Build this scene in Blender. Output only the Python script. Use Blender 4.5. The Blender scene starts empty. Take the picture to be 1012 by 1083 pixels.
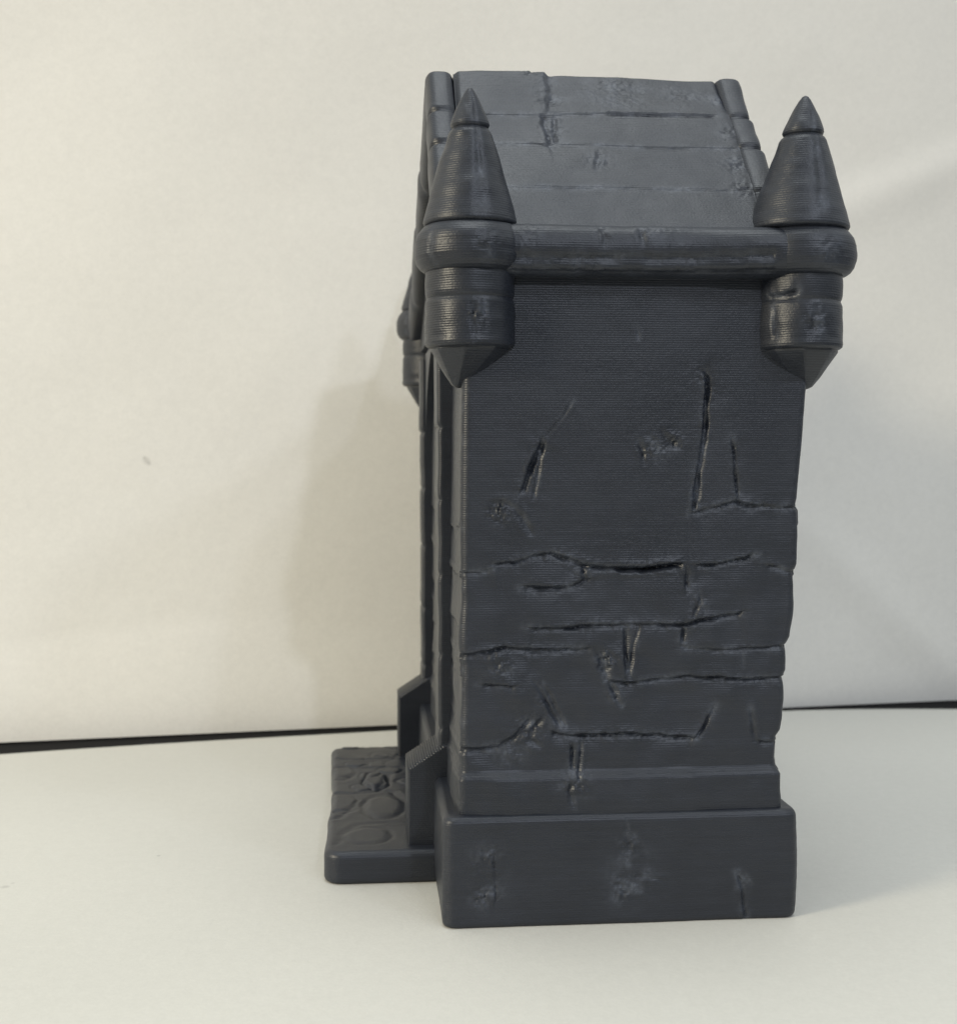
import bpy, math, random
import numpy as np
from mathutils import Vector, Matrix

# ----------------------------------------------------------------- basics
U = 0.00016                      # one model unit in metres (the figurine is about 16 cm tall)
scene = bpy.context.scene
COL = scene.collection
F, CX, CY = 1340.0, 506.0, 541.5
CAM = np.array([0.0, -1352.0, 517.0])
YAW, PITCH = math.atan(118 / 1340), math.atan(66.5 / 1340)
fw = np.array([math.sin(YAW) * math.cos(PITCH), math.cos(YAW) * math.cos(PITCH), -math.sin(PITCH)])
rt = np.array([math.cos(YAW), -math.sin(YAW), 0.0])
up = np.cross(rt, fw)


def ray(x, y):
    return fw + rt * ((x - CX) / F) - up * ((y - CY) / F)


def onY(x, y, Y):
    d = ray(x, y)
    return CAM + d * ((Y - CAM[1]) / d[1])


def onZ(x, y, Z):
    d = ray(x, y)
    return CAM + d * ((Z - CAM[2]) / d[2])


def on_plane(x, y, p0, n):
    d = ray(x, y)
    return CAM + d * (np.dot(p0 - CAM, n) / np.dot(d, n))


_lat = {}


def vn(x, y, s, seed=0):
    """smooth value noise, -1..1, feature size s"""
    x = np.asarray(x, float) / s + 1000.37 + seed * 17.3
    y = np.asarray(y, float) / s + 1000.71 + seed * 7.9
    if seed not in _lat:
        _lat[seed] = np.random.RandomState(seed + 11).rand(256, 256) * 2 - 1
    L = _lat[seed]
    xi, yi = np.floor(x).astype(int), np.floor(y).astype(int)
    fx, fy = x - xi, y - yi
    fx, fy = fx * fx * (3 - 2 * fx), fy * fy * (3 - 2 * fy)
    a, b = xi & 255, yi & 255
    a1, b1 = (xi + 1) & 255, (yi + 1) & 255
    return (L[a, b] * (1 - fx) + L[a1, b] * fx) * (1 - fy) + (L[a, b1] * (1 - fx) + L[a1, b1] * fx) * fy


def fbm(x, y, s, seed=0, o=3):
    r, a = 0, 1.0
    for i in range(o):
        r = r + a * vn(x, y, s / 2 ** i, seed + i)
        a *= .5
    return r


# ----------------------------------------------------------------- mesh helpers
def link_mesh(name, verts, faces, mat, parent=None, sharp=40, wear=None):
    me = bpy.data.meshes.new(name)
    me.from_pydata([tuple(v) for v in (np.asarray(verts) * U)], [], [tuple(int(i) for i in f) for f in faces])
    if wear is not None:
        at = me.attributes.new('wear', 'FLOAT', 'POINT')
        at.data.foreach_set('value', np.asarray(wear, np.float32).ravel())
    me.validate()
    me.update()
    me.polygons.foreach_set('use_smooth', [True] * len(me.polygons))
    me.set_sharp_from_angle(angle=math.radians(sharp))
    me.materials.append(mat)
    o = bpy.data.objects.new(name, me)
    COL.objects.link(o)
    if parent:
        o.parent = parent
    return o


def loft(rings, cap0=True, cap1=True):
    """rings: (n, m, 3) closed loops -> verts, faces"""
    R = np.asarray(rings)
    n, m, _ = R.shape
    idx = np.arange(n * m).reshape(n, m)
    a, b = idx[:-1], idx[1:]
    q = np.stack([a, np.roll(a, -1, 1), np.roll(b, -1, 1), b], -1).reshape(-1, 4)
    faces = q.tolist()
    if cap0:
        faces.append(idx[0][::-1].tolist())
    if cap1:
        faces.append(idx[-1].tolist())
    return R.reshape(-1, 3), faces


def box_sweep(rows, nn=60, ns=30, nc=6, nf=None):
    """rows of (z, x0, x1, y0, y1, r): rounded rectangles. Returns rings, normals2d, face ids
    (0 near, 1 right, 2 far, 3 front, 4 corner)."""
    nf = nf or nn
    ns2 = ns
    rings, norms = [], []
    fid = ([0] * nn + [4] * nc + [1] * ns + [4] * nc + [2] * nf + [4] * nc + [3] * ns2 + [4] * nc)
    for z, x0, x1, y0, y1, r in rows:
        pts, nr = [], []

        def line(ax, ay, bx, by, k, nx, ny):
            for t in np.linspace(0, 1, k):
                pts.append((ax + (bx - ax) * t, ay + (by - ay) * t, z)); nr.append((nx, ny))

        def arc(cx, cy, a0):
            for t in (np.arange(nc) + 1) / (nc + 1):
                a = a0 + t * math.pi / 2
                pts.append((cx + r * math.cos(a), cy + r * math.sin(a), z)); nr.append((math.cos(a), math.sin(a)))
        line(x0 + r, y0, x1 - r, y0, nn, 0, -1); arc(x1 - r, y0 + r, -math.pi / 2)
        line(x1, y0 + r, x1, y1 - r, ns, 1, 0); arc(x1 - r, y1 - r, 0)
        line(x1 - r, y1, x0 + r, y1, nf, 0, 1); arc(x0 + r, y1 - r, math.pi / 2)
        line(x0, y1 - r, x0, y0 + r, ns2, -1, 0); arc(x0 + r, y0 + r, math.pi)
        rings.append(pts); norms.append(nr)
    return np.array(rings), np.array(norms), np.array(fid)


def sm(t):
    t = np.clip(t, 0, 1)
    return t * t * (3 - 2 * t)


class Relief:
    """carved marks in a 2-d patch (a, b); negative = cut in"""

    def __init__(self, seed=0, warp=1.3):
        self.c, self.p, self.seed, self.warp = [], [], seed, warp

    def cut(self, pts, w, d, side=None, lam=None, taper=12.0):
        self.c.append((np.array(pts, float), 1.2 * w, d, side, lam or 5 * w, taper))

    def patch(self, a, b, r, amp, s=3.0):
        self.p.append((a, b, r, amp, s))

    def __call__(self, A, B):
        sh = A.shape
        A, B = A.ravel(), B.ravel()
        out = np.zeros_like(A)
        wa = A + self.warp * fbm(A, B, 17, self.seed + 1, 2)
        wb = B + self.warp * fbm(A, B, 17, self.seed + 4, 2)
        mod = .74 + .4 * vn(A, B, 15, self.seed + 7)
        for pts, w, d, side, lam, tp in self.c:
            lo, hi = pts.min(0) - 8 * w - lam * 3, pts.max(0) + 8 * w + lam * 3
            m = (wa > lo[0]) & (wa < hi[0]) & (wb > lo[1]) & (wb < hi[1])
            if not m.any():
                continue
            a, b = wa[m], wb[m]
            best = np.full(a.shape, 1e9); sa = np.zeros(a.shape); px_ = np.zeros(a.shape); pz_ = np.zeros(a.shape)
            L = np.r_[0, np.cumsum(np.hypot(*np.diff(pts, axis=0).T))]
            for i in range(len(pts) - 1):
                p, q = pts[i], pts[i + 1]
                e = q - p
                t = np.clip(((a - p[0]) * e[0] + (b - p[1]) * e[1]) / max(1e-9, e @ e), 0, 1)
                dx, dy = a - p[0] - t * e[0], b - p[1] - t * e[1]
                dd = np.hypot(dx, dy)
                k = dd < best
                best[k] = dd[k]; sa[k] = (L[i] + t * (L[i + 1] - L[i]))[k]; px_[k] = dx[k]; pz_[k] = dy[k]
            tap = sm((np.minimum(sa, L[-1] - sa) + 2) / tp)
            D = d * (.25 + .75 * tap) * mod[m]
            g = -D * np.exp(-(best / w) ** 2) + .24 * D * np.exp(-((best - 2.3 * w) / (1.1 * w)) ** 2)
            if side is not None:
                s = px_ * side[0] + pz_ * side[1]
                rec = -D * (.5 * np.exp(-np.maximum(best - .3 * w, 0) / (1.4 * lam)) + .5 * np.exp(-(best / w) ** 2)) * tap
                hard = -D * np.exp(-(best / (.55 * w)) ** 2) + .34 * D * np.exp(-best / (3 * w))
                k = sm(s / (.5 * w) + .5)
                g = hard * (1 - k) + rec * k
            g += .13 * D * np.exp(-(best / (2.6 * w)) ** 2) * vn(a, b, 3.2, self.seed + 33)
            out[m] += g
        for a, b, r, amp, s in self.p:
            g = np.exp(-((A - a) ** 2 + (B - b) ** 2) / (r * r))
            out += g * amp * (vn(A, B, s, self.seed + 21) + .6 * vn(A, B, s * .5, self.seed + 22) - .3)
        return out.reshape(sh)

    def wear(self, A, B):
        """0..1: pale colour on scuffed rough patches, and lit rims painted along the cuts"""
        sh = A.shape
        A, B = A.ravel(), B.ravel()
        o = np.zeros_like(A)
        for a, b, r, amp, s in self.p:
            o += min(1, .4 + amp * .22) * np.exp(-((A - a) ** 2 + (B - b) ** 2) / (1.5 * r * r))
        for pts, w, d, side, lam, tp in self.c:
            for p, q in zip(pts[:-1], pts[1:]):
                e = q - p
                t = np.clip(((A - p[0]) * e[0] + (B - p[1]) * e[1]) / max(1e-9, e @ e), 0, 1)
                dd = np.hypot(A - p[0] - t * e[0], B - p[1] - t * e[1])
                o = np.maximum(o, .6 * np.exp(-(dd / (1.9 * w)) ** 2))
        o *= np.clip(.45 + 1.1 * vn(A, B, 14, self.seed + 41) + .5 * vn(A, B, 5, self.seed + 42), 0, 1.4)
        return np.clip(o, 0, 1).reshape(sh)


# ----------------------------------------------------------------- materials
def new_mat(name):
    m = bpy.data.materials.new(name)
    m.use_nodes = True
    nt = m.node_tree
    nt.nodes.clear()
    out = nt.nodes.new('ShaderNodeOutputMaterial')
    b = nt.nodes.new('ShaderNodeBsdfPrincipled')
    nt.links.new(b.outputs[0], out.inputs[0])
    return m, nt, b


def node(nt, typ, **kw):
    n = nt.nodes.new(typ)
    for k, v in kw.items():
        if k.startswith('i_'):
            key = k[2:]
            n.inputs[int(key) if key.isdigit() else key].default_value = v
        else:
            setattr(n, k, v)
    return n


def math_node(nt, op, a, b=None):
    n = nt.nodes.new('ShaderNodeMath')
    n.operation = op
    for i, v in enumerate((a, b)):
        if v is None:
            continue
        if isinstance(v, (int, float)):
            n.inputs[i].default_value = v
        else:
            nt.links.new(v, n.inputs[i])
    return n.outputs[0]


def plastic():
    m, nt, b = new_mat('grey_print_plastic')
    tc = node(nt, 'ShaderNodeNewGeometry')
    sep = node(nt, 'ShaderNodeSeparateXYZ')
    nt.links.new(tc.outputs['Position'], sep.inputs[0])
    # long horizontal streaks: how the filament lay differs from layer to layer
    mp = node(nt, 'ShaderNodeMapping')
    mp.inputs['Scale'].default_value = (60, 60, 2200)
    nt.links.new(tc.outputs['Position'], mp.inputs[0])
    st = node(nt, 'ShaderNodeTexNoise', i_Scale=1.0, i_Detail=2.0)
    nt.links.new(mp.outputs[0], st.inputs['Vector'])
    big = node(nt, 'ShaderNodeTexNoise', i_Scale=70.0, i_Detail=3.0)
    nt.links.new(tc.outputs['Position'], big.inputs['Vector'])
    fine = node(nt, 'ShaderNodeTexNoise', i_Scale=2600.0, i_Detail=2.0)
    nt.links.new(tc.outputs['Position'], fine.inputs['Vector'])
    # layer lines
    ph = math_node(nt, 'MULTIPLY', sep.outputs['Z'], 2 * math.pi / (2.5 * U))
    ph2 = math_node(nt, 'ADD', ph, math_node(nt, 'MULTIPLY', big.outputs['Fac'], 3.0))
    sn = math_node(nt, 'SINE', ph2)
    amp = math_node(nt, 'MULTIPLY', sn, math_node(nt, 'MULTIPLY_ADD', st.outputs['Fac'], .35))
    h1 = math_node(nt, 'MULTIPLY', amp, 0.16)
    h2 = math_node(nt, 'MULTIPLY', fine.outputs['Fac'], 0.5)
    h3 = math_node(nt, 'MULTIPLY', st.outputs['Fac'], 0.05)
    hh = math_node(nt, 'ADD', math_node(nt, 'ADD', h1, h2), h3)
    bp = node(nt, 'ShaderNodeBump', i_Strength=1.0, i_Distance=U * 0.55)
    nt.links.new(hh, bp.inputs['Height'])
    nt.links.new(bp.outputs[0], b.inputs['Normal'])
    cr = node(nt, 'ShaderNodeValToRGB')
    cr.color_ramp.elements[0].position = .3
    cr.color_ramp.elements[0].color = (0.0122, 0.0150, 0.0218, 1)
    cr.color_ramp.elements[1].position = .72
    cr.color_ramp.elements[1].color = (0.0225, 0.0265, 0.0370, 1)
    mixf = math_node(nt, 'ADD', math_node(nt, 'MULTIPLY', st.outputs['Fac'], .45), math_node(nt, 'MULTIPLY', big.outputs['Fac'], .55))
    nt.links.new(mixf, cr.inputs[0])
    at = node(nt, 'ShaderNodeAttribute', attribute_name='wear')
    sc = node(nt, 'ShaderNodeTexNoise', i_Scale=1500.0, i_Detail=2.0)
    nt.links.new(tc.outputs['Position'], sc.inputs['Vector'])
    smr = node(nt, 'ShaderNodeMapRange', i_1=.42, i_2=.68, i_3=0.0, i_4=1.0)
    nt.links.new(sc.outputs['Fac'], smr.inputs[0])
    wf = math_node(nt, 'MULTIPLY', at.outputs['Fac'], math_node(nt, 'MULTIPLY_ADD', smr.outputs[0], .75))
    wf.node.inputs[2].default_value = .12
    mx = node(nt, 'ShaderNodeMix', data_type='RGBA')
    nt.links.new(wf, mx.inputs[0])
    nt.links.new(cr.outputs[0], mx.inputs[6])
    mx.inputs[7].default_value = (.072, .082, .105, 1)  # pale tone: scuffed plastic, plus highlights painted on crack rims and turrets
    nt.links.new(mx.outputs[2], b.inputs['Base Color'])
    rg = math_node(nt, 'MULTIPLY_ADD', big.outputs['Fac'], .22)
    rg.node.inputs[2].default_value = .31
    nt.links.new(rg, b.inputs['Roughness'])
    b.inputs['Specular IOR Level'].default_value = .5
    return m


def paper(name, col, spots=()):
    m, nt, b = new_mat(name)
    tc = node(nt, 'ShaderNodeNewGeometry')
    n1 = node(nt, 'ShaderNodeTexNoise', i_Scale=1300.0, i_Detail=4.0, i_Roughness=.6)
    n2 = node(nt, 'ShaderNodeTexNoise', i_Scale=14.0, i_Detail=2.0)
    n3 = node(nt, 'ShaderNodeTexNoise', i_Scale=420.0, i_Detail=2.0)
    for n in (n1, n2, n3):
        nt.links.new(tc.outputs['Position'], n.inputs['Vector'])
    f = math_node(nt, 'ADD', math_node(nt, 'MULTIPLY', n1.outputs['Fac'], .45),
                  math_node(nt, 'ADD', math_node(nt, 'MULTIPLY', n2.outputs['Fac'], .4), math_node(nt, 'MULTIPLY', n3.outputs['Fac'], .25)))
    cr = node(nt, 'ShaderNodeValToRGB')
    cr.color_ramp.elements[0].position = .3
    cr.color_ramp.elements[0].color = (*[c * .93 for c in col], 1)
    cr.color_ramp.elements[1].position = .7
    cr.color_ramp.elements[1].color = (*[min(1, c * 1.06) for c in col], 1)
    nt.links.new(f, cr.inputs[0])
    cur = cr.outputs[0]
    for (p, r, k) in spots:                       # small smudges and specks on the paper itself
        d = node(nt, 'ShaderNodeVectorMath', operation='DISTANCE')
        nt.links.new(tc.outputs['Position'], d.inputs[0])
        d.inputs[1].default_value = tuple(float(v) * U for v in p)
        ratio = math_node(nt, 'DIVIDE', d.outputs['Value'], r * U)
        mr = node(nt, 'ShaderNodeMapRange', i_1=0.35, i_2=1.0, i_3=k, i_4=0.0)
        nt.links.new(math_node(nt, 'ADD', ratio, math_node(nt, 'MULTIPLY', n3.outputs['Fac'], .25)), mr.inputs[0])
        mx = node(nt, 'ShaderNodeMix', data_type='RGBA')
        nt.links.new(mr.outputs[0], mx.inputs[0])
        nt.links.new(cur, mx.inputs[6])
        mx.inputs[7].default_value = (.25, .24, .22, 1)
        cur = mx.outputs[2]
    nt.links.new(cur, b.inputs['Base Color'])
    b.inputs['Roughness'].default_value = .62
    b.inputs['Specular IOR Level'].default_value = .25
    bp = node(nt, 'ShaderNodeBump', i_Strength=.35, i_Distance=.00012)
    nt.links.new(n1.outputs['Fac'], bp.inputs['Height'])
    nt.links.new(bp.outputs[0], b.inputs['Normal'])
    return m


PL = plastic()

# ----------------------------------------------------------------- the figurine
DEPTH = 844.0                    # wall near face y=0, far face y=844
MID = DEPTH / 2
root = bpy.data.objects.new('castle_figurine', None)
COL.objects.link(root)
root['label'] = 'dark grey plastic castle gatehouse with pointed turrets and cracked walls, standing on white paper'
root['category'] = 'figurine'
TY = 6.0
TX0 = onY(497, 265, TY)[0]
TX1 = onY(846, 265, TY)[0]
root.location = tuple(np.array([(TX0 + TX1) / 2, MID, 0]) * U)
OFF = np.array([(TX0 + TX1) / 2, MID, 0])


def part(name, verts, faces, parent=None, sharp=40, wear=None):
    """a part of the figurine: vertices given in scene units, stored relative to the figurine's base"""
    return link_mesh(name, np.asarray(verts) - OFF, faces, PL, parent or root, sharp, wear)


W = lambda x, y: onY(x, y, 0)[[0, 2]]            # photo point -> (X, Z) on the side wall
WL = lambda pts: [W(*p) for p in pts]
BEL, RGT, LFT, ABV = (0, -1), (1, 0), (-1, 0), (0, 1)

rel = Relief(3)
C = rel.cut
C(WL([(606, 424), (592, 444), (579, 462)]), 1.3, 1.6)
C(WL([(574, 464), (562, 493), (550, 524)]), 3.2, 7.5, RGT, 9)
C(WL([(576, 466), (570, 500), (563, 529)]), 1.6, 2.0)
C(WL([(545, 538), (553, 551), (562, 563)]), 2.6, 4.5)
C(WL([(519, 533), (533, 531), (545, 538)]), 2.2, 2.4)
C(WL([(677, 467), (680, 478), (681, 490)]), 2.2, 3.2)
C(WL([(700, 457), (709, 470), (716, 474)]), 2.6, 3.4)
C(WL([(740, 391), (746, 394), (748, 412), (743, 455), (737, 504), (732, 543)]), 2.6, 6.5, RGT, 8)
C(WL([(750, 408), (747, 450), (741, 500), (738, 533)]), 1.5, 2.0)
C(WL([(774, 462), (778, 504), (781, 531)]), 2.1, 4.0, RGT, 7)
C(WL([(730, 543), (743, 540), (765, 533), (779, 530), (795, 534), (825, 537), (846, 535)]), 2.4, 5.5, BEL, 12)
C(WL([(520, 599), (545, 595), (562, 588), (582, 585), (601, 590), (616, 598), (636, 600), (670, 601), (697, 600), (724, 597)]), 2.6, 6.5, BEL, 12)
C(WL([(630, 600), (670, 601.5), (718, 599)]), 2.2, 4.0)
C(WL([(730, 599), (763, 596), (786, 591), (801, 586)]), 2.2, 5.0, BEL, 10)
C(WL([(806, 597), (824, 601), (846, 610)]), 2.2, 3.6, BEL, 14)
C(WL([(480, 606), (505, 606), (524, 603)]), 2.2, 3.0, BEL, 10)
C(WL([(615, 598), (619, 612), (605, 621), (582, 623), (551, 621)]), 2.6, 5.5, BEL, 10)
C(WL([(617, 597), (620, 612)]), 2.4, 3.5)
C(WL([(726, 599), (725, 612), (727, 626)]), 3.0, 5.0, RGT, 8)
C(WL([(741, 626), (737, 640), (733, 652)]), 1.8, 2.6)
C(WL([(557, 664), (582, 665.5), (613, 662), (636, 661), (670, 660), (724, 661), (740, 656), (763, 652), (788, 647)]), 2.4, 6.0, BEL, 12)
C(WL([(722, 661), (721, 674), (722, 685)]), 2.6, 5.0, RGT, 8)
C(WL([(720, 685), (755, 687), (798, 686), (838, 684)]), 2.2, 4.0, BEL, 12)
C(WL([(660, 660), (660, 687), (663, 716)]), 3.0, 5.0, RGT, 6)
C(WL([(676, 662), (669, 690), (665, 717)]), 1.6, 2.6)
C(WL([(480, 694), (512, 691), (532, 686), (566, 688), (605, 688), (630, 685)]), 2.5, 5.5, BEL, 12)
C(WL([(634, 688), (637, 704), (642, 716)]), 3.0, 4.5)
C(WL([(641, 719), (663, 722), (686, 720), (717, 716), (747, 717), (798, 718), (836, 715)]), 2.3, 5.0, BEL, 12)
C(WL([(646, 722), (651, 735), (656, 745)]), 2.0, 3.5)
C(WL([(506, 724), (525, 726), (549, 726)]), 2.1, 3.6, BEL, 8)
C(WL([(564, 718), (576, 741), (594, 771)]), 2.6, 5.0, RGT, 7)
C(WL([(574, 722), (586, 745), (598, 768)]), 1.5, 2.2)
C(WL([(480, 792), (510, 793), (528, 790), (547, 776), (565, 755)]), 3.0, 5.5, BEL, 9)
C(WL([(576, 757), (564, 772), (560, 783), (570, 788)]), 2.2, 3.6)
C(WL([(578, 774), (601, 778), (632, 777), (670, 776), (717, 779), (738, 782)]), 2.6, 6.0, BEL, 12)
C(WL([(735, 783), (745, 767), (756, 745)]), 2.4, 4.4, RGT, 6)
C(WL([(794, 747), (795, 766), (797, 783)]), 1.9, 3.0)
C(WL([(796, 783), (812, 785), (834, 783)]), 2.2, 4.0, BEL, 9)
C(WL([(604, 782), (603, 800), (605, 818)]), 2.2, 4.0, RGT, 5)
C(WL([(614, 782), (614, 800), (611, 822)]), 1.5, 2.4)
C(WL([(604, 822), (602, 836), (606, 850)]), 2.0, 3.0)
C(WL([(612, 822), (615, 836)]), 1.4, 2.0)
C(WL([(674, 348), (675, 358)]), 1.5, 1.4)
C(WL([(784, 688), (786, 704)]), 1.3, 1.6)
for x, y, r, a in [(528, 541, 11, 2.6), (690, 474, 12, 1.6), (712, 466, 9, 2.6), (641, 698, 9, 3.0), (528, 704, 13, 1.6), (607, 826, 13, 1.8),
                   (740, 640, 9, 1.3), (618, 605, 10, 1.6), (560, 770, 16, 1.6), (745, 400, 7, 1.5), (650, 735, 8, 1.3), (540, 800, 12, 1.0), (574, 745, 8, 1.4)]:
    p = W(x, y)
    rel.patch(p[0], p[1], r, a, 4.2)

# outline of the wall's right edge and left edge (photo y -> x at the wall plane)
ye = [250, 400, 455, 500, 528, 534, 541, 570, 598, 606, 612, 640, 662, 676, 684, 692, 712, 716, 722, 745, 764, 776, 783, 790, 806, 814, 822, 840, 862, 900]
xe = [858, 855, 851, 847, 844, 842, 846, 845.5, 844, 841, 841, 840, 838, 836, 831, 832, 831, 829, 830, 830, 829, 827, 822, 823, 822, 823, 827, 827, 826.5, 826.5]
yl = [250, 405, 520, 600, 606, 612, 690, 696, 702, 790, 796, 806, 814, 822, 862, 900]
xl = [490, 489, 487.5, 487, 485.5, 487, 487, 485.5, 487, 487, 485.5, 487, 486, 483, 483, 483]
ztop, zbot = onY(600, 262, 0)[2], onY(600, 880, 0)[2]
rows = []
ycs = np.linspace(262, 880, 480)
zs = np.array([onY(657, y, 0)[2] for y in ycs])


def band_out(y):                                 # the skirting course swells out at the foot of the wall
    return 6.5 * sm((y - 812) / 10.0)


for y, z in zip(ycs, zs):
    X1 = onY(np.interp(y, ye, xe), y, 0)[0]
    X0 = onY(np.interp(y, yl, xl), y, 0)[0]
    rows.append((z, X0, X1, -band_out(y), DEPTH + band_out(y), 9))
R, N, fid = box_sweep(rows, nn=300, ns=90, nc=7, nf=60)
base_off = fbm(R[..., 0] + R[..., 1] * .8, R[..., 2], 60, 40, 3)
low = sm((ycs - 560) / 120.0)[:, None]
d = base_off * (0.5 + 2.3 * low) + .08 * vn(R[..., 0] + R[..., 1], R[..., 2], 7, 60)
# the lower courses lie a little proud of or behind one another
dn = rel(R[:, fid == 0, 0], R[:, fid == 0, 2])
d[:, fid == 0] += dn
# carry the marks round the two near corners
ic = np.where(fid == 4)[0]
first, last = np.where(fid == 0)[0][[0, -1]]
d[:, ic[:7]] += d[:, [last]] - base_off[:, [last]] * (0.7 + 1.5 * low)
d[:, ic[-7:]] += d[:, [first]] - base_off[:, [first]] * (0.7 + 1.5 * low)
# the other sides get stone courses of their own
rel2 = Relief(9)
rs = random.Random(5)
for k, zc in enumerate(np.linspace(zs[-1] + 60, zs[-1] + 330, 6)):
    yy = -20
    while yy < DEPTH:
        L_ = rs.uniform(90, 210)
        rel2.cut([(yy, zc + rs.uniform(-5, 5)), (yy + L_ * .5, zc + rs.uniform(-5, 5)), (yy + L_, zc + rs.uniform(-4, 4))], 2.4, 4.5, BEL, 12)
        rel2.cut([(yy + L_, zc), (yy + L_ + rs.uniform(-5, 5), zc - 52)], 2.4, 4, RGT, 8)
        yy += L_ + rs.uniform(5, 30)
for f in (1, 3):
    d[:, fid == f] += rel2(R[:, fid == f, 1], R[:, fid == f, 2])
d[:, fid == 2] += rel(R[:, fid == 2, 0], R[:, fid == 2, 2])
R[..., 0] += N[..., 0] * d
R[..., 1] += N[..., 1] * d
wr = np.zeros(R.shape[:2])
wr[:, fid == 0] = rel.wear(R[:, fid == 0, 0], R[:, fid == 0, 2])
wr = np.maximum(wr, .5 * ((fid == 4) | False)[None] * np.clip(vn(R[..., 2], R[..., 0], 7, 43) - .3, 0, 1))
v, f = loft(R[::-1])
wall = part('wall', v, f, wear=wr[::-1])

# plinth -------------------------------------------------------------------
PY = -14.0
Pn = lambda x, y: onY(x, y, PY)[[0, 2]]
relp = Relief(5)
for pts, w, dd, s in [([(522, 893), (521, 915), (524, 935), (522, 960)], 1.8, 2.0, RGT), ([(664, 868), (663, 882), (667, 900)], 1.6, 1.6, None),
                      ([(780, 924), (782, 935), (785, 950), (788, 976)], 2.8, 5.0, RGT), ([(653, 940), (660, 946)], 1.5, 1.6, None),
                      ([(676, 926), (700, 930)], 1.3, 1.2, None)]:
    relp.cut([Pn(*p) for p in pts], w, dd, s, 8)
for x, y, r, a in [(515, 912, 14, 1.3), (508, 950, 10, 1.6), (521, 945, 9, 1.2), (664, 893, 14, 1.0), (658, 944, 11, 1.3), (672, 930, 20, .7), (786, 930, 7, 1.2)]:
    p = Pn(x, y)
    relp.patch(p[0], p[1], r, a, 4.0)
px0, px1 = onY(469, 920, PY)[0], onY(844, 920, PY)[0]
pt = onY(657, 861, PY)[2]
rows = []
prof = [(0, 3), (1.5, 1.2), (4, .2)] + [(z, 0) for z in np.linspace(6, pt - 9, 90)] + \
       [(pt - 9 + 9 * math.sin(a), 7 * (1 - math.cos(a))) for a in np.linspace(.15, math.pi / 2, 9)] + [(pt, q) for q in (9, 12, 16, 22, 30)]
for z, ins in prof:
    flare = 3.0 * (1 - z / pt) * 0 + 2.4 * math.sin(math.pi * z / pt)
    rows.append((z, px0 + ins - .4 * flare, px1 - ins + flare, PY + ins, DEPTH - PY - ins, 13))
R, N, fid = box_sweep(rows, nn=260, ns=90, nc=8, nf=60)
d = .7 * fbm(R[..., 0] + R[..., 1], R[..., 2], 70, 45) + .2 * vn(R[..., 0] + R[..., 1], R[..., 2], 6, 61)
d[:, fid == 0] += relp(R[:, fid == 0, 0], R[:, fid == 0, 2])
d[:, fid == 2] += relp(R[:, fid == 2, 0], R[:, fid == 2, 2])
d[-5:] *= 0
R[..., 0] += N[..., 0] * d
R[..., 1] += N[..., 1] * d
wr = np.zeros(R.shape[:2])
wr[:, fid == 0] = relp.wear(R[:, fid == 0, 0], R[:, fid == 0, 2])
v, f = loft(R)
part('plinth', v, f, wear=wr)

# front step with cobbles ------------------------------------------------------
SZ = 39.0
SY0, SY1 = 136.0, 676.0
sx0 = onZ(341.5, 895, SZ)[0]
sx1 = px0 + 22
S = lambda x, y: onZ(x, y, SZ)[:2]
rels = Relief(12, 2.2)
for pts, w, dd, s in [([(340, 801), (380, 803), (440, 802)], 5, 4.5, (0, -1)), ([(340, 810), (385, 812), (430, 811)], 5, 4, (0, -1)),
                      ([(350, 838), (375, 839), (398, 837)], 4, 5, (0, -1)), ([(351, 823), (362, 825), (372, 821)], 4.5, 6, None),
                      ([(349, 857), (362, 860), (374, 856)], 4.5, 6, None), ([(345, 866), (356, 865), (366, 861)], 4, 4, None),
                      ([(398, 838), (408, 826), (412, 818)], 4, 7, None), ([(403, 836), (414, 838), (430, 846)], 4, 6, None),
                      ([(355, 893), (364, 880), (380, 872), (410, 869), (440, 871)], 4, 3, None), ([(386, 846), (384, 852)], 3, 2, None)]:
    rels.cut([S(*p) for p in pts], w, dd, s, 14, 8)
cob = []
for x, y, rx, ry, h in [(398, 826, 12, 8, 8), (406, 853, 20, 11, 4), (362, 848, 14, 8, 3), (362, 816, 13, 5, 2.5), (388, 884, 24, 8, 2.0)]:
    c0 = S(x, y)
    cob.append((c0, S(x + rx, y)[0] - c0[0], S(x, y - ry)[1] - c0[1], h))
# the same loose stones go on towards the far half that the wall hides
rs = random.Random(8)
for k in range(14):
    cob.append((np.array([rs.uniform(sx0 + 20, sx1 - 30), rs.uniform(420, 690)]), rs.uniform(10, 22), rs.uniform(14, 26), rs.uniform(1.5, 4)))


def step_relief(X, Y):
    o = rels(X, Y) + 1.6 * fbm(X, Y, 40, 70, 2)
    for c0, rx, ry, h in cob:
        q = np.hypot((X - c0[0] + 3 * vn(X, Y, 14, 75)) / rx, (Y - c0[1] + 4 * vn(X, Y, 14, 76)) / ry)
        o += h * sm((1.05 - q) / .35) - .8 * h * np.exp(-((q - 1.12) / .13) ** 2)
    return o * .33


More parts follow.
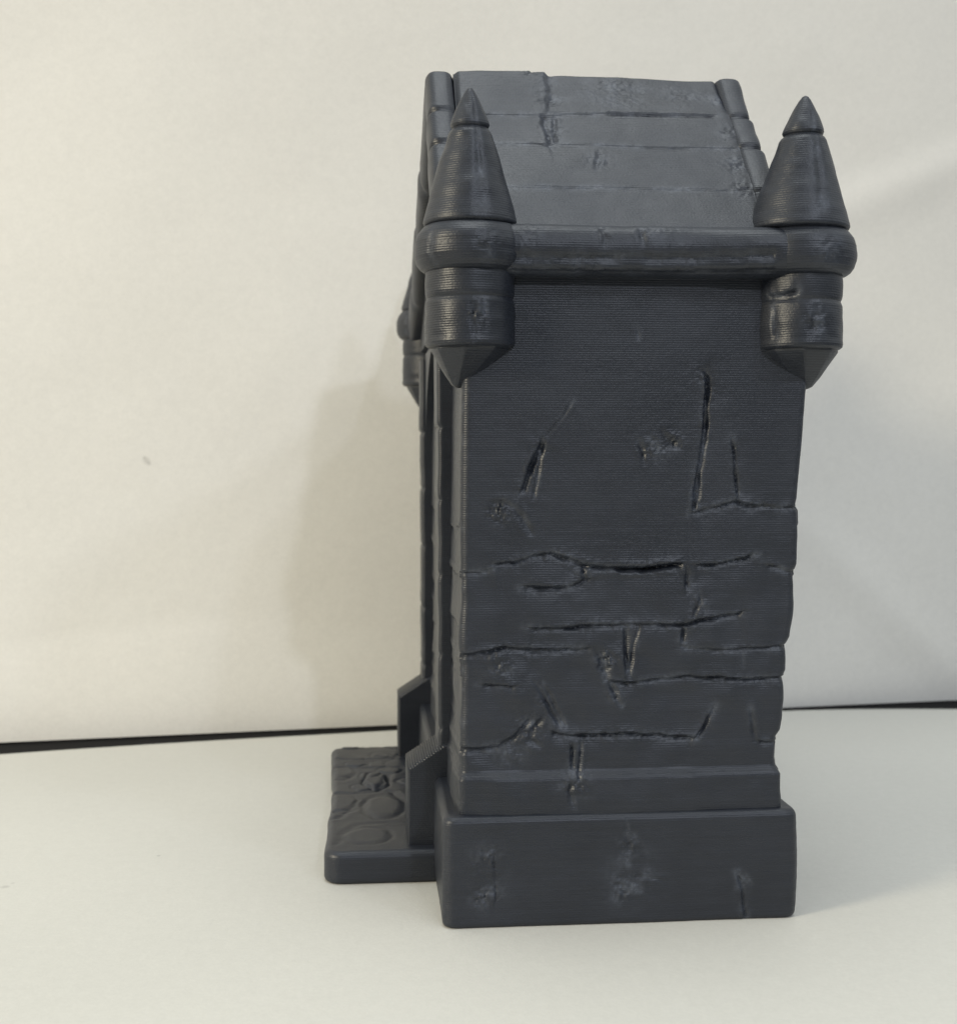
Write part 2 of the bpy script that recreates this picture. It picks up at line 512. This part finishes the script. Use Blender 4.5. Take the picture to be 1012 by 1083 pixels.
rows = [(0, 4), (2, 1.2), (5, 0)]
rows += [(z, 0) for z in np.linspace(8, SZ - 9, 16)]
rows += [(SZ - 9 + 9 * math.sin(a), 9 * (1 - math.cos(a))) for a in np.linspace(.2, math.pi / 2, 8)]
half = (sx1 - sx0) / 2
rows += [(SZ, q) for q in list(np.arange(10.5, half - 1.2, 1.6)) + [half - .01]]
R, N, fid = box_sweep([(z, sx0 + i, sx1 - i, SY0 + i, SY1 - i, max(.1, 22 - i)) for z, i in rows], nn=110, ns=330, nc=10, nf=110)
lf = R[..., 0] < (sx0 + sx1) / 2
wob = 2.2 * vn(R[..., 1], R[..., 1] * 0, 38, 77) + 4.5 * np.sin((R[..., 1] - SY0) / 140.0)
R[..., 0] += np.where(lf, wob * (1 - np.clip((R[..., 0] - sx0) / (sx1 - sx0) * 2, 0, 1)), 0)
tw = sm((R[..., 2] - (SZ - 3)) / 3)
R[..., 2] += tw * step_relief(R[..., 0], R[..., 1])
v, f = loft(R, True, False)
part('front_step', v, f)

# buttresses and jambs ----------------------------------------------------------
X_front = onY(487, 600, 0)[0]


def prism_y(poly, y0, y1, bev=3.0):
    P = np.array(poly, float)
    n = len(P)
    e = np.roll(P, -1, 0) - P
    e /= np.maximum(np.hypot(*e.T), 1e-9)[:, None]
    area = np.sum(P[:, 0] * np.roll(P[:, 1], -1) - np.roll(P[:, 0], -1) * P[:, 1])
    nrm = np.stack([e[:, 1], -e[:, 0]], 1) * (1 if area > 0 else -1)
    vn_ = nrm + np.roll(nrm, 1, 0)
    vn_ /= np.maximum(np.hypot(*vn_.T), .3)[:, None]
    rings = []
    for y, ins in [(y0, bev), (y0 + bev * .35, bev * .35), (y0 + bev, 0), (y1 - bev, 0), (y1 - bev * .35, bev * .35), (y1, bev)]:
        Q = P - vn_ * ins
        rings.append(np.stack([Q[:, 0], np.full(n, y), Q[:, 1]], 1))
    return loft(np.array(rings))


bx = onY(431, 850, 158)[0]
bz0 = onY(431, 814, 158)[2]
btx, btz = onY(470, 788, 158)[[0, 2]]
nst = 16
slope = []
for k in range(nst):
    t0, t1 = k / nst, (k + 1) / nst
    slope += [(bx + (btx - bx) * t0, bz0 + (btz - bz0) * (t0 + .9 / nst)), (bx + (btx - bx) * (t0 + .8 / nst), bz0 + (btz - bz0) * t1)]
poly = [(X_front + 14, SZ - 4), (bx, SZ - 4), (bx - .5, SZ + 20)] + [(bx, bz0 - 3)] + slope + [(btx + 10, btz + 3), (X_front + 14, btz + 3)]
for y0, y1 in ((158, 236), (602, 670)):
    v, f = prism_y(poly, y0, y1, 3)
    part('buttress', v, f, sharp=25)

jx = onY(463.5, 600, 162)[0]
jz1 = onY(463, 352, 160)[2]
for q, (y0, y1) in enumerate(((161, 233), (DEPTH - 233, DEPTH - 161))):
    rows = []
    for z in np.linspace(SZ + 10, jz1, 190):
        yy = np.interp(z, [SZ, jz1], [890, 355])
        notch = sum(1.7 * math.exp(-((yy - c) / 2.6) ** 2) for c in (452, 528, 606, 690, 768))
        wv = .8 * float(vn(z, q * 50, 32, 80))
        rows.append((z, jx + notch + wv - (1.5 if yy < 452 else 0), X_front + 14, y0 + notch * .5, y1 - notch * .5, 5))
    R, N, fid = box_sweep(rows, nn=16, ns=24, nc=5)
    v, f = loft(R)
    part('door_jamb', v, f)
# pointed arch across the front, carried by the two jambs
ang = np.linspace(0, 1, 40)
for sgn in (1,):
    inner, outer = [], []
    hw, hb = MID - 233, 150
    zspr = jz1 - 150
    for s_ in (-1, 1):
        for t in (ang if s_ < 0 else ang[::-1][1:]):
            yy = s_ * hw * math.cos(t * math.pi / 2 * .95)
            inner.append((MID + yy, zspr + hb * math.sin(t * math.pi / 2) * (.8 + .2 * t)))
    ring = []
    for (yy, zz) in inner:
        ring.append((yy, zz))
    top = [(y_, jz1 + 8) for y_, _ in inner]
    n = len(inner)
    verts, faces = [], []
    for xx in (jx + 6, X_front + 12):
        for k in range(n):
            verts.append((xx, inner[k][0], inner[k][1]))
        for k in range(n):
            verts.append((xx, inner[k][0], max(jz1 + 8, inner[k][1] + 6)))
    o = 2 * n
    for k in range(n - 1):
        faces += [(k, k + 1, n + k + 1, n + k), (o + k, o + n + k, o + n + k + 1, o + k + 1), (k, o + k, o + k + 1, k + 1), (n + k, n + k + 1, o + n + k + 1, o + n + k)]
    faces += [(0, n, o + n, o), (n - 1, o + n - 1, o + 2 * n - 1, 2 * n - 1)]
    part('arch', verts, faces)

# cornices along the two eaves ------------------------------------------------------
ctop, cbot = onY(680, 239, -14)[2], onY(680, 293, -14)[2]
cz, ch = (ctop + cbot) / 2, (ctop - cbot) / 2
relc = Relief(15, .8)
Cn = lambda x, y: onY(x, y, -24)[[0, 2]]
for pts, w, dd, s in [([(634, 240), (637, 250), (636, 262)], 2.2, 2.6, RGT), ([(676, 246), (679, 258)], 2.4, 3.0, None), ([(575, 276), (582, 280)], 1.6, 1.6, None),
                      ([(540, 273), (640, 275), (780, 274), (815, 273)], 4.0, 4.5, None), ([(540, 286), (640, 288), (780, 288), (815, 287)], 1.6, 1.6, None)]:
    relc.cut([Cn(*p) for p in pts], w, dd, s, 6, 5)
for x, y, r, a in [(636, 250, 9, 1.4), (556, 262, 9, 1.0), (678, 250, 8, 1.2), (560, 243, 12, .8), (620, 283, 14, .7), (704, 246, 20, .4)]:  # the patch on the lower lip paints in its highlight specks
    p = Cn(x, y)
    relc.patch(p[0], p[1], r, a, 4)
aa = np.linspace(-math.pi / 2, math.pi * .62, 40)
for far in (0, 1):
    xs = np.linspace(TX0 + 20, TX1 - 20, 230)
    ring = []
    for x in xs:
        loop = []
        for a in aa:
            ca, sa = math.cos(a), math.sin(a)
            yy = -8 - (26 + 10 * float(sm((x - TX1 + 130) / 80))) * math.copysign(abs(ca) ** .75, ca)
            zz = cz + ch * math.copysign(abs(sa) ** .8, sa)
            loop.append((x, yy, zz))
        loop += [(x, 30, cz + ch * .9), (x, 30, cz - ch)]
        ring.append(loop)
    ring = np.array(ring)
    k = len(aa)
    dd = relc(ring[:, :k, 0], ring[:, :k, 2]) + .6 * fbm(ring[:, :k, 0], ring[:, :k, 2], 45, 83)
    ring[:, :k, 1] -= dd * np.cos(aa)[None]
    ring[:, :k, 2] += dd * np.sin(aa)[None]
    if far:
        ring[..., 1] = DEPTH - ring[..., 1]
        ring = ring[::-1]
    wr = np.zeros(ring.shape[:2])
    wr[:, :k] = .55 * relc.wear(ring[:, :k, 0], ring[:, :k, 2])
    v, f = loft(ring)
    part('cornice', v, f, wear=wr)

# roof -----------------------------------------------------------------------------
RY = 190.0                        # the ridge stands nearer the cracked side; the far slope is longer
e0 = np.array([0, -12.0, onY(680, 242, -12)[2]])
zr = onY(680, 79, RY)[2]
r0 = np.array([0, RY, zr])
sl = r0 - e0
SLEN = float(np.hypot(sl[1], sl[2]))
rn = np.array([0, -sl[2], sl[1]]) / SLEN
sd = sl / SLEN
eF = np.array([0, DEPTH + 8, onY(443, 352, DEPTH)[2] + 14])
slF = r0 - eF
rnF = np.array([0, slF[2], -slF[1]]) / np.hypot(slF[1], slF[2])


def RF(x, y):
    p = on_plane(x, y, e0, rn)
    return np.array([p[0], np.dot(p - e0, sd)])


ROOF_L = [(121, [(475, 121), (520, 121), (575, 122), (640, 121), (690, 122), (760, 122)]), (154, [(475, 153), (580, 153), (640, 154), (700, 156), (780, 157)]),
          (200, [(475, 198), (640, 199), (720, 201), (790, 202)])]
rlr = Relief(18, 1.5)
for i, (_, pts) in enumerate(ROOF_L):
    rlr.cut([RF(*p) for p in pts], 2.6, (1.2, 1.1, .7)[i], BEL, 22, 10)
rlr.cut([RF(*p) for p in [(645, 121), (690, 122), (755, 122)]], 2.2, 2.2, None, 8)
rlr.cut([RF(*p) for p in [(574, 122), (577, 135), (581, 153)]], 4.2, 4.0, RGT, 9, 6)
rlr.cut([RF(*p) for p in [(586, 124), (587, 150)]], 1.8, 2.0, None, 9, 6)
rlr.cut([RF(*p) for p in [(577, 70), (580, 95), (580, 120)]], 5.0, 3.4, RGT, 14)
rlr.cut([RF(*p) for p in [(634, 160), (633, 170), (631, 182)]], 2, 1.4, None, 9)
for x, y, r, a in [(581, 105, 16, 1.1), (586, 140, 14, 1.0), (633, 170, 14, .7), (780, 175, 14, 1.2), (772, 140, 12, 1.2), (787, 200, 12, 1.4), (760, 105, 12, 1.0), (560, 76, 14, 1.6), (650, 95, 34, .5), (720, 100, 20, .5)]:
    p = RF(x, y)
    rlr.patch(p[0], p[1], r, a, 5)
RX0, RX1 = onY(480, 80, RY)[0], onY(757, 80, RY)[0]
CL0, CR1 = onY(449, 90, RY)[0], onY(783, 84, RY)[0]
nx, nt_ = 260, 220
xs = np.linspace(RX0 - 1, RX1 + 1, nx)
ts = np.linspace(0, 1, nt_)
XX, TT = np.meshgrid(xs, ts)                                    # rows along the slope
D = rlr(XX, TT * SLEN) + .9 * fbm(XX, TT * SLEN, 70, 90, 3)
# rounding down at the joints with the gable copings
D -= 4.5 * np.exp(-((XX - xs[0]) / 4) ** 2) + (.6 + 4 * sm((TT - .72) / .1)) * np.exp(-((XX - xs[-1]) / 4) ** 2)
ridge = 4 * sm((onY(583, 80, RY)[0] - xs) / 10) - 1.5 * sm((xs - onY(600, 80, RY)[0]) / 80) + 1.0 * vn(xs, xs * 0, 24, 93)
D += ridge[None] * sm((TT - .75) / .25)
D -= 5.0 * sm((TT - .965) / .035) ** 2
Yn = e0[1] + sl[1] * TT + rn[1] * D
Zn = e0[2] + sl[2] * TT + rn[2] * D
rings = []
for j in range(nx):
    loop = [(xs[j], Yn[i, j], Zn[i, j]) for i in range(nt_)]
    for i in range(nt_ - 1, -1, -2):
        q = eF + slF * ts[i] + rnF * D[i, j]
        loop.append((xs[j], max(q[1], RY + .02), q[2]))
    loop += [(xs[j], DEPTH - 15, e0[2] - 40), (xs[j], 15, e0[2] - 40)]
    rings.append(loop)
wr = np.zeros(np.array(rings).shape[:2])
wr[:, :nt_] = rlr.wear(XX, TT * SLEN).T
v, f = loft(np.array(rings))
roof = part('roof', v, f, wear=wr)


def coping(x0, x1, seed, side):
    """row of coping stones up one gable slope and down the other"""
    breaks = [RF(640, y)[1] / SLEN for y in (121, 154, 200)]
    path = []
    for t in np.linspace(0.0, 1, 150):
        path.append((t, 0))
    rings = []
    kk = 36
    ang = np.linspace(0, 2 * math.pi, kk, endpoint=False)

    def section(t, mirror):
        pin = sum(4.2 * math.exp(-((t - b) * SLEN / 4.0) ** 2) for b in breaks)
        pin += .9 * float(vn(t * SLEN, 0, 22, seed))
        blk = 0
        for b in breaks:
            blk += (1.0 if side < 0 else 1.7) * (1 if t < b else -1) * math.exp(-abs(t - b) * SLEN / 45)
        top = 5.0 * 0 + 1.2 * float(vn(t * SLEN, 9, 30, seed + 1)) + (3.5 if side < 0 else 3.0)
        hw = (x1 - x0) / 2
        cx = (x0 + x1) / 2
        pts = []
        c, nn_ = (eF + slF * t, rnF) if mirror else (e0 + sl * t, rn)
        # rounding of the crown at the ridge
        rd = 9 * sm((t - .955) / .045) ** 2
        for a in ang:
            ca, sa = math.cos(a), math.sin(a)
            qx = math.copysign(abs(ca) ** .6, ca)
            qz = math.copysign(abs(sa) ** .6, sa)
            th = 26
            outx = hw * qx
            if qx * side > 0:
                outx += side * (blk - pin * .9)
            elif qx * side < 0:
                outx -= -side * 0
            nz = -th + th * qz + top - (pin * .7 if qz > 0 else 0) - (rd if qz > 0 else 0)
            p = np.array([cx + outx, c[1] + nn_[1] * nz, c[2] + nn_[2] * nz])
            p[1] = max(p[1], RY + .01) if mirror else min(p[1], RY - .01)
            pts.append(p)
        return pts
    for t, _ in path:
        rings.append(section(t, False))
    for t, _ in path[::-1]:
        rings.append(section(t, True))
    v, f = loft(np.array(rings))
    return part('gable_coping', v, f, roof)


coping(CL0, RX0 - .5, 100, -1)
coping(RX1 - 4, CR1, 110, 1)
# gable walls under the copings
for x0, x1 in ((X_front - 8, RX0 + 30), (RX1 - 20, CR1 - 8)):
    zb = cbot - 20
    tri = [(20, zb), (20, e0[2] - 8), (RY, zr - 22), (DEPTH - 20, eF[2] - 8), (DEPTH - 20, zb)]
    rings = [[(x, y, z) for y, z in tri] for x in (x0, x1)]
    v, f = loft(np.array(rings))
    part('gable', v, f)

# turrets --------------------------------------------------------------------------
KR = (1352 + TY) / 1340.0
SP = [(92.5, .6), (94, 3), (98, 5.6), (105, 9), (115, 13.5), (124, 17.3), (130, 19.6), (133, 20.2), (135, 19.4), (136.5, 18.2), (138, 19.0), (139.5, 21), (143, 23),
      (170, 31.3), (200, 39.8), (222, 45.6), (233, 48.6), (237, 49.2), (239.5, 48.2), (241.5, 45)]
BD = [(240, 44), (241, 48.5), (244, 51), (250, 55), (258, 57.6), (266, 58.4), (274, 58), (281, 56), (286, 52.5), (289, 48), (290, 44)]
DR = [(287, 44), (288, 46.5), (295, 47.3), (311, 47), (314.5, 46.4), (317, 45.2), (319.5, 46.2), (322, 47), (340, 47.6), (358, 47), (363, 47.6), (366, 47), (368, 44.5), (368.6, 40)]
CB = [(366.5, 37), (367.5, 40.5), (371, 40), (378, 34.5), (388, 26), (397, 18), (403, 12), (407, 8), (409, 4), (410, .8)]


def lathe(prof, cx, cy, seed, cuts=None, seg=144, step=1.6, wob=.8, axpx=497, lean=0.0, grow=0.0, facet=0.0):
    ys = [p[0] for p in prof]
    n = max(8, int((ys[-1] - ys[0]) / step))
    yy = np.unique(np.r_[np.linspace(ys[0], ys[-1], n), ys])
    rr = np.interp(yy, ys, [p[1] for p in prof])
    a = np.linspace(0, 2 * math.pi, seg, endpoint=False)
    oct_ = np.cos(math.pi / 8) / np.cos(((a + .2) % (math.pi / 4)) - math.pi / 8)
    rings, wr_ = [], []
    for y, r in zip(yy, rr):
        z = onY(axpx, y, TY)[2]
        lx = lean * (170 - y) / 75.0
        q = r * (1 + grow) * KR * (1 - facet + facet * oct_ * 1.03) + (wob * fbm(a * 18 + 3 * np.cos(a), np.full(seg, z), 16, seed, 2) * min(1, r / 14))
        if cuts is not None:
            q = q + cuts(np.degrees(a), np.full(seg, z)) * min(1, r / 14)
            wr_.append(cuts.wear(np.degrees(a), np.full(seg, z)))
        rings.append(np.stack([cx + lx + q * np.cos(a), cy + q * np.sin(a), np.full(seg, z)], 1))
    lathe.wear = np.array(wr_)[::-1] if wr_ else None
    return loft(np.array(rings)[::-1])


def zt(y):
    return onY(497, y, TY)[2]


for k, (tx, ty) in enumerate([(TX0, TY), (TX1, TY), (TX0, DEPTH - TY), (TX1, DEPTH - TY)]):
    cd = Relief(30 + k)  # its patches also paint the drum's highlight into the colour
    if k in (1, 3):
        cd.cut([(205, zt(312)), (225, zt(313)), (248, zt(309))], 3.0, 5.0, BEL, 5, 6)
        cd.cut([(272, zt(325)), (274, zt(350))], 3, 1.6, None)
        cd.patch(275, zt(340), 14, 1.6, 4)
        cd.cut([(214, zt(322)), (214, zt(365))], 3, 2.2, RGT, 6)
    else:
        cd.cut([(270, zt(320)), (268, zt(345)), (270, zt(364))], 2.6, 1.8, RGT, 10)
        cd.cut([(284, zt(322)), (286, zt(352))], 2.2, 1.2)
        cd.patch(274, zt(335), 12, 1.8, 4)
    cs = Relief(50 + k)  # pale streaks paint the spire's highlight into its colour
    cs.cut([(283, zt(140)), (281, zt(190)), (279, zt(232))], 5, 1.5, None)
    cs.cut([(284, zt(100)), (282, zt(130))], 4, 1.0, None)
    cb = Relief(60 + k)
    cb.patch(285, zt(266), 14, 1.3, 5)  # roughened patch, paler to paint in the band's highlight
    cb.cut([(222, zt(247)), (221, zt(280))], 3, 1.2, None)
    v, f = lathe(DR, tx, ty, 120 + k, cd, grow=(0, -.05)[k % 2])
    t = part('turret', v, f, wear=lathe.wear)
    v, f = lathe(SP, tx, ty, 130 + k, cs, lean=(0, 3.5)[k % 2], grow=(0, .09)[k % 2])
    part('spire', v, f, t, wear=lathe.wear)
    v, f = lathe(BD, tx, ty, 140 + k, cb)
    part('band', v, f, t, wear=lathe.wear)
    v, f = lathe(CB, tx, ty, 150 + k, None, wob=.7, facet=.75)
    v = np.array(v)
    dn_ = np.clip((zt(368) - v[:, 2]) / (zt(368) - zt(408)), 0, 1) ** 1.2      # the corbel runs down into the corner of the wall
    v[:, 0] += dn_ * (-11, 11)[k % 2]
    v[:, 1] += dn_ * (12 if k < 2 else -12)
    part('corbel', v, f, t)

# ----------------------------------------------------------------- setting
# dark table under everything
def struct(o):
    o['kind'] = 'structure'
    return o


mt, nt, b = new_mat('dark_table')
b.inputs['Base Color'].default_value = (.005, .005, .006, 1)
b.inputs['Roughness'].default_value = .8
b.inputs['Specular IOR Level'].default_value = .15
nz = node(nt, 'ShaderNodeTexNoise', i_Scale=60.0, i_Detail=3.0)
cr = node(nt, 'ShaderNodeValToRGB')
cr.color_ramp.elements[0].color = (.003, .003, .0035, 1)
cr.color_ramp.elements[1].color = (.008, .0075, .008, 1)
nt.links.new(nz.outputs['Fac'], cr.inputs[0])
nt.links.new(cr.outputs[0], b.inputs['Base Color'])
TZ = -3.0
v, f = loft(np.array([[(-8000, -5200, z), (8400, -5200, z), (8400, 5600, z), (-8000, 5600, z)] for z in (TZ - 120, TZ)]))
struct(link_mesh('table', v, f, mt))

# white paper lying on it, its rear edge a little short of the board
pa = paper('white_paper', (.565, .555, .51), [(onZ(168, 905, 0), 4, .5), (onZ(6, 938, 0), 8, .35), (onZ(14, 934, 0), 4, .3)])
edge = [onZ(x, y, 0)[:2] for x, y in [(-700, 852), (-300, 822), (0, 797.5), (210, 784), (420, 772.5), (600, 762), (830, 751.5), (920, 749.5), (1012, 750), (1250, 752), (1500, 756)]]
ex = np.array([p[0] for p in edge]); ey = np.array([p[1] for p in edge])
xs = np.linspace(ex[0], ex[-1], 120)
ys = np.interp(xs, ex, ey)
ys = np.convolve(np.pad(ys, 4, mode='edge'), np.ones(9) / 9, 'valid')
front = -2300.0
rings = []
for z in (-1.6, 0.0):
    loop = [(x, y, z) for x, y in zip(xs, ys)] + [(xs[-1], front, z), (xs[0], front, z)]
    rings.append(loop[::-1])
v, f = loft(np.array(rings))
struct(link_mesh('paper_surface', v, f, pa))

# upright white board behind
A, B = onZ(0, 785.5, 0), onZ(1012, 740.5, 0)
dv = (B - A) / np.linalg.norm(B - A)
nb = np.array([-dv[1], dv[0], 0.0])
H = 2000.0
thick = 22.0


def crease(u, z):
    """how far the sheet stands back from its foot line, u along the foot (0 = left frame edge), z height"""
    lean = 50 * z / H + 8 * np.sin(3 * z / H)
    ul = np.clip(u, -900, 2600)
    zc = 150 + 55 * np.sin(ul / 330.0 + .4) * np.exp(-((ul - 300) / 700.0) ** 2)     # soft bend near the foot on the left
    kb = np.exp(-((ul - 150) / 620.0) ** 2) * .09
    k = np.maximum(zc - z, 0)
    lean = lean + kb * (np.minimum(z, zc))
    d = (z - 1100) - .42 * (u - float(np.linalg.norm(B - A)))                                                   # a slanting fold at the upper right
    lean = lean - 5 * np.exp(-(d / 50.0) ** 2) * sm((u - 1150) / 250.0) + 3 * sm(d / 70) * sm((u - 1150) / 250.0)
    d2 = (z - 330) + .9 * (u - 1560)
    lean = lean - 4 * np.exp(-(d2 / 60.0) ** 2) * sm((620 - z) / 250)
    return lean + 3.2 * fbm(u, z, 420, 200, 2) * sm(z / 120) + .5 * vn(u, z, 60, 210) * sm(z / 60)


def on_board(x, y):
    off = 0.0
    for _ in range(6):
        p = on_plane(x, y, A + nb * off, nb)
        off = float(crease(np.array([np.dot(p - A, dv)]), np.array([p[2]]))[0])
    return p


p0 = on_board(155, 487)
mb = paper('white_board', (.81, .79, .74), [(p0, 9, .30), (on_board(158, 490), 6, .32), (on_board(153, 484), 5, .25)])
us = np.linspace(-2600, float(np.linalg.norm(B - A)) + 2800, 340)
rings = []
for z in np.r_[0, np.linspace(4, H, 150)]:
    lean = crease(us, np.full(us.shape, float(z)))
    pts = A[None] + dv[None] * us[:, None] + nb[None] * lean[:, None]
    pts[:, 2] = TZ + 3.2 + z
    back = pts[::-1] + nb[None] * thick
    rings.append(np.concatenate([pts, back]))
v, f = loft(np.array(rings))
struct(link_mesh('backdrop', v, f, mb))

# ----------------------------------------------------------------- camera
cam = bpy.data.cameras.new('camera')
co = bpy.data.objects.new('camera', cam)
COL.objects.link(co)
cam.sensor_fit = 'VERTICAL'
cam.sensor_height = 24.0
cam.sensor_width = 24.0 * 1012 / 1083
cam.lens = 24.0 * F / 1083
M = Matrix(((rt[0], up[0], -fw[0]), (rt[1], up[1], -fw[1]), (rt[2], up[2], -fw[2])))
co.matrix_world = Matrix.Translation(Vector(CAM * U)) @ M.to_4x4()
cam.clip_start = 0.005
cam.clip_end = 20
cam.dof.use_dof = True
cam.dof.focus_distance = 1400 * U
cam.dof.aperture_fstop = cam.lens / 1000 / 0.0013
scene.camera = co

# ----------------------------------------------------------------- light
w = bpy.data.worlds.new('World')
scene.world = w
w.use_nodes = True
nt = w.node_tree
bg = nt.nodes['Background']
tc = nt.nodes.new('ShaderNodeTexCoord')
sp = nt.nodes.new('ShaderNodeSeparateXYZ')
nt.links.new(tc.outputs['Generated'], sp.inputs[0])
ramp = nt.nodes.new('ShaderNodeValToRGB')
mr = nt.nodes.new('ShaderNodeMapRange')
mr.inputs[1].default_value = -1
mr.inputs[2].default_value = 1
nt.links.new(sp.outputs['Z'], mr.inputs[0])
nt.links.new(mr.outputs[0], ramp.inputs[0])
el = ramp.color_ramp.elements
# the room: pale walls to the left and right, the darker side where the photographer stands, a bright ceiling
el[0].position, el[0].color = .45, (.32, .335, .335, 1)
el[1].position, el[1].color = .97, (.86, .90, .90, 1)
e = el.new(.62); e.color = (.475, .497, .497, 1)
e = el.new(.80); e.color = (.79, .83, .83, 1)
e = el.new(.985); e.color = (5.4, 5.7, 5.8, 1)
ax = math_node(nt, 'MULTIPLY', sp.outputs['X'], sp.outputs['X'])
az = math_node(nt, 'MULTIPLY', sp.outputs['Z'], sp.outputs['Z'])
side = math_node(nt, 'ADD', math_node(nt, 'ADD', math_node(nt, 'MULTIPLY', ax, 1.25), math_node(nt, 'MULTIPLY', az, .62)), .28)
vm = nt.nodes.new('ShaderNodeVectorMath')
vm.operation = 'SCALE'
nt.links.new(ramp.outputs[0], vm.inputs[0])
nt.links.new(side, vm.inputs['Scale'])
nt.links.new(vm.outputs[0], bg.inputs[0])
bg.inputs[1].default_value = 0.84


def lamp(name, target, az, elv, dist, size, power, colr):
    """az: degrees to the right of the direction towards the camera; a round ceiling lamp"""
    l = bpy.data.lights.new(name, 'AREA')
    l.shape = 'DISK'
    l.size = size
    l.energy = power
    l.color = colr
    o = bpy.data.objects.new(name, l)
    COL.objects.link(o)
    a, e_ = math.radians(az), math.radians(elv)
    dr = Vector((math.sin(a) * math.cos(e_), -math.cos(a) * math.cos(e_), math.sin(e_)))
    T = Vector(target) * U
    o.location = T + dr * dist
    o.rotation_euler = dr.to_track_quat('Z', 'Y').to_euler()
    return o


tgt = (TX0, MID, 700)
lamp('ceiling_lamp', tgt, 10.8, 23.5, 1.5, .04, 2.1, (.90, .96, 1.10))
lamp('second_lamp', tgt, 20, 38, 1.5, .06, 1.3, (.90, .97, 1.12))
lamp('side_lamp', tgt, 38, 36, 1.5, .14, 1.7, (.90, .97, 1.12))
lamp('warm_lamp', tgt, -60, 17, .9, .2, 5.3, (1.0, .895, .68))

vs = scene.view_settings
scene.display_settings.display_device = 'sRGB'
vs.view_transform = 'Standard'
vs.look = 'None'
vs.exposure = 0
vs.gamma = 1
vs.use_curve_mapping = False
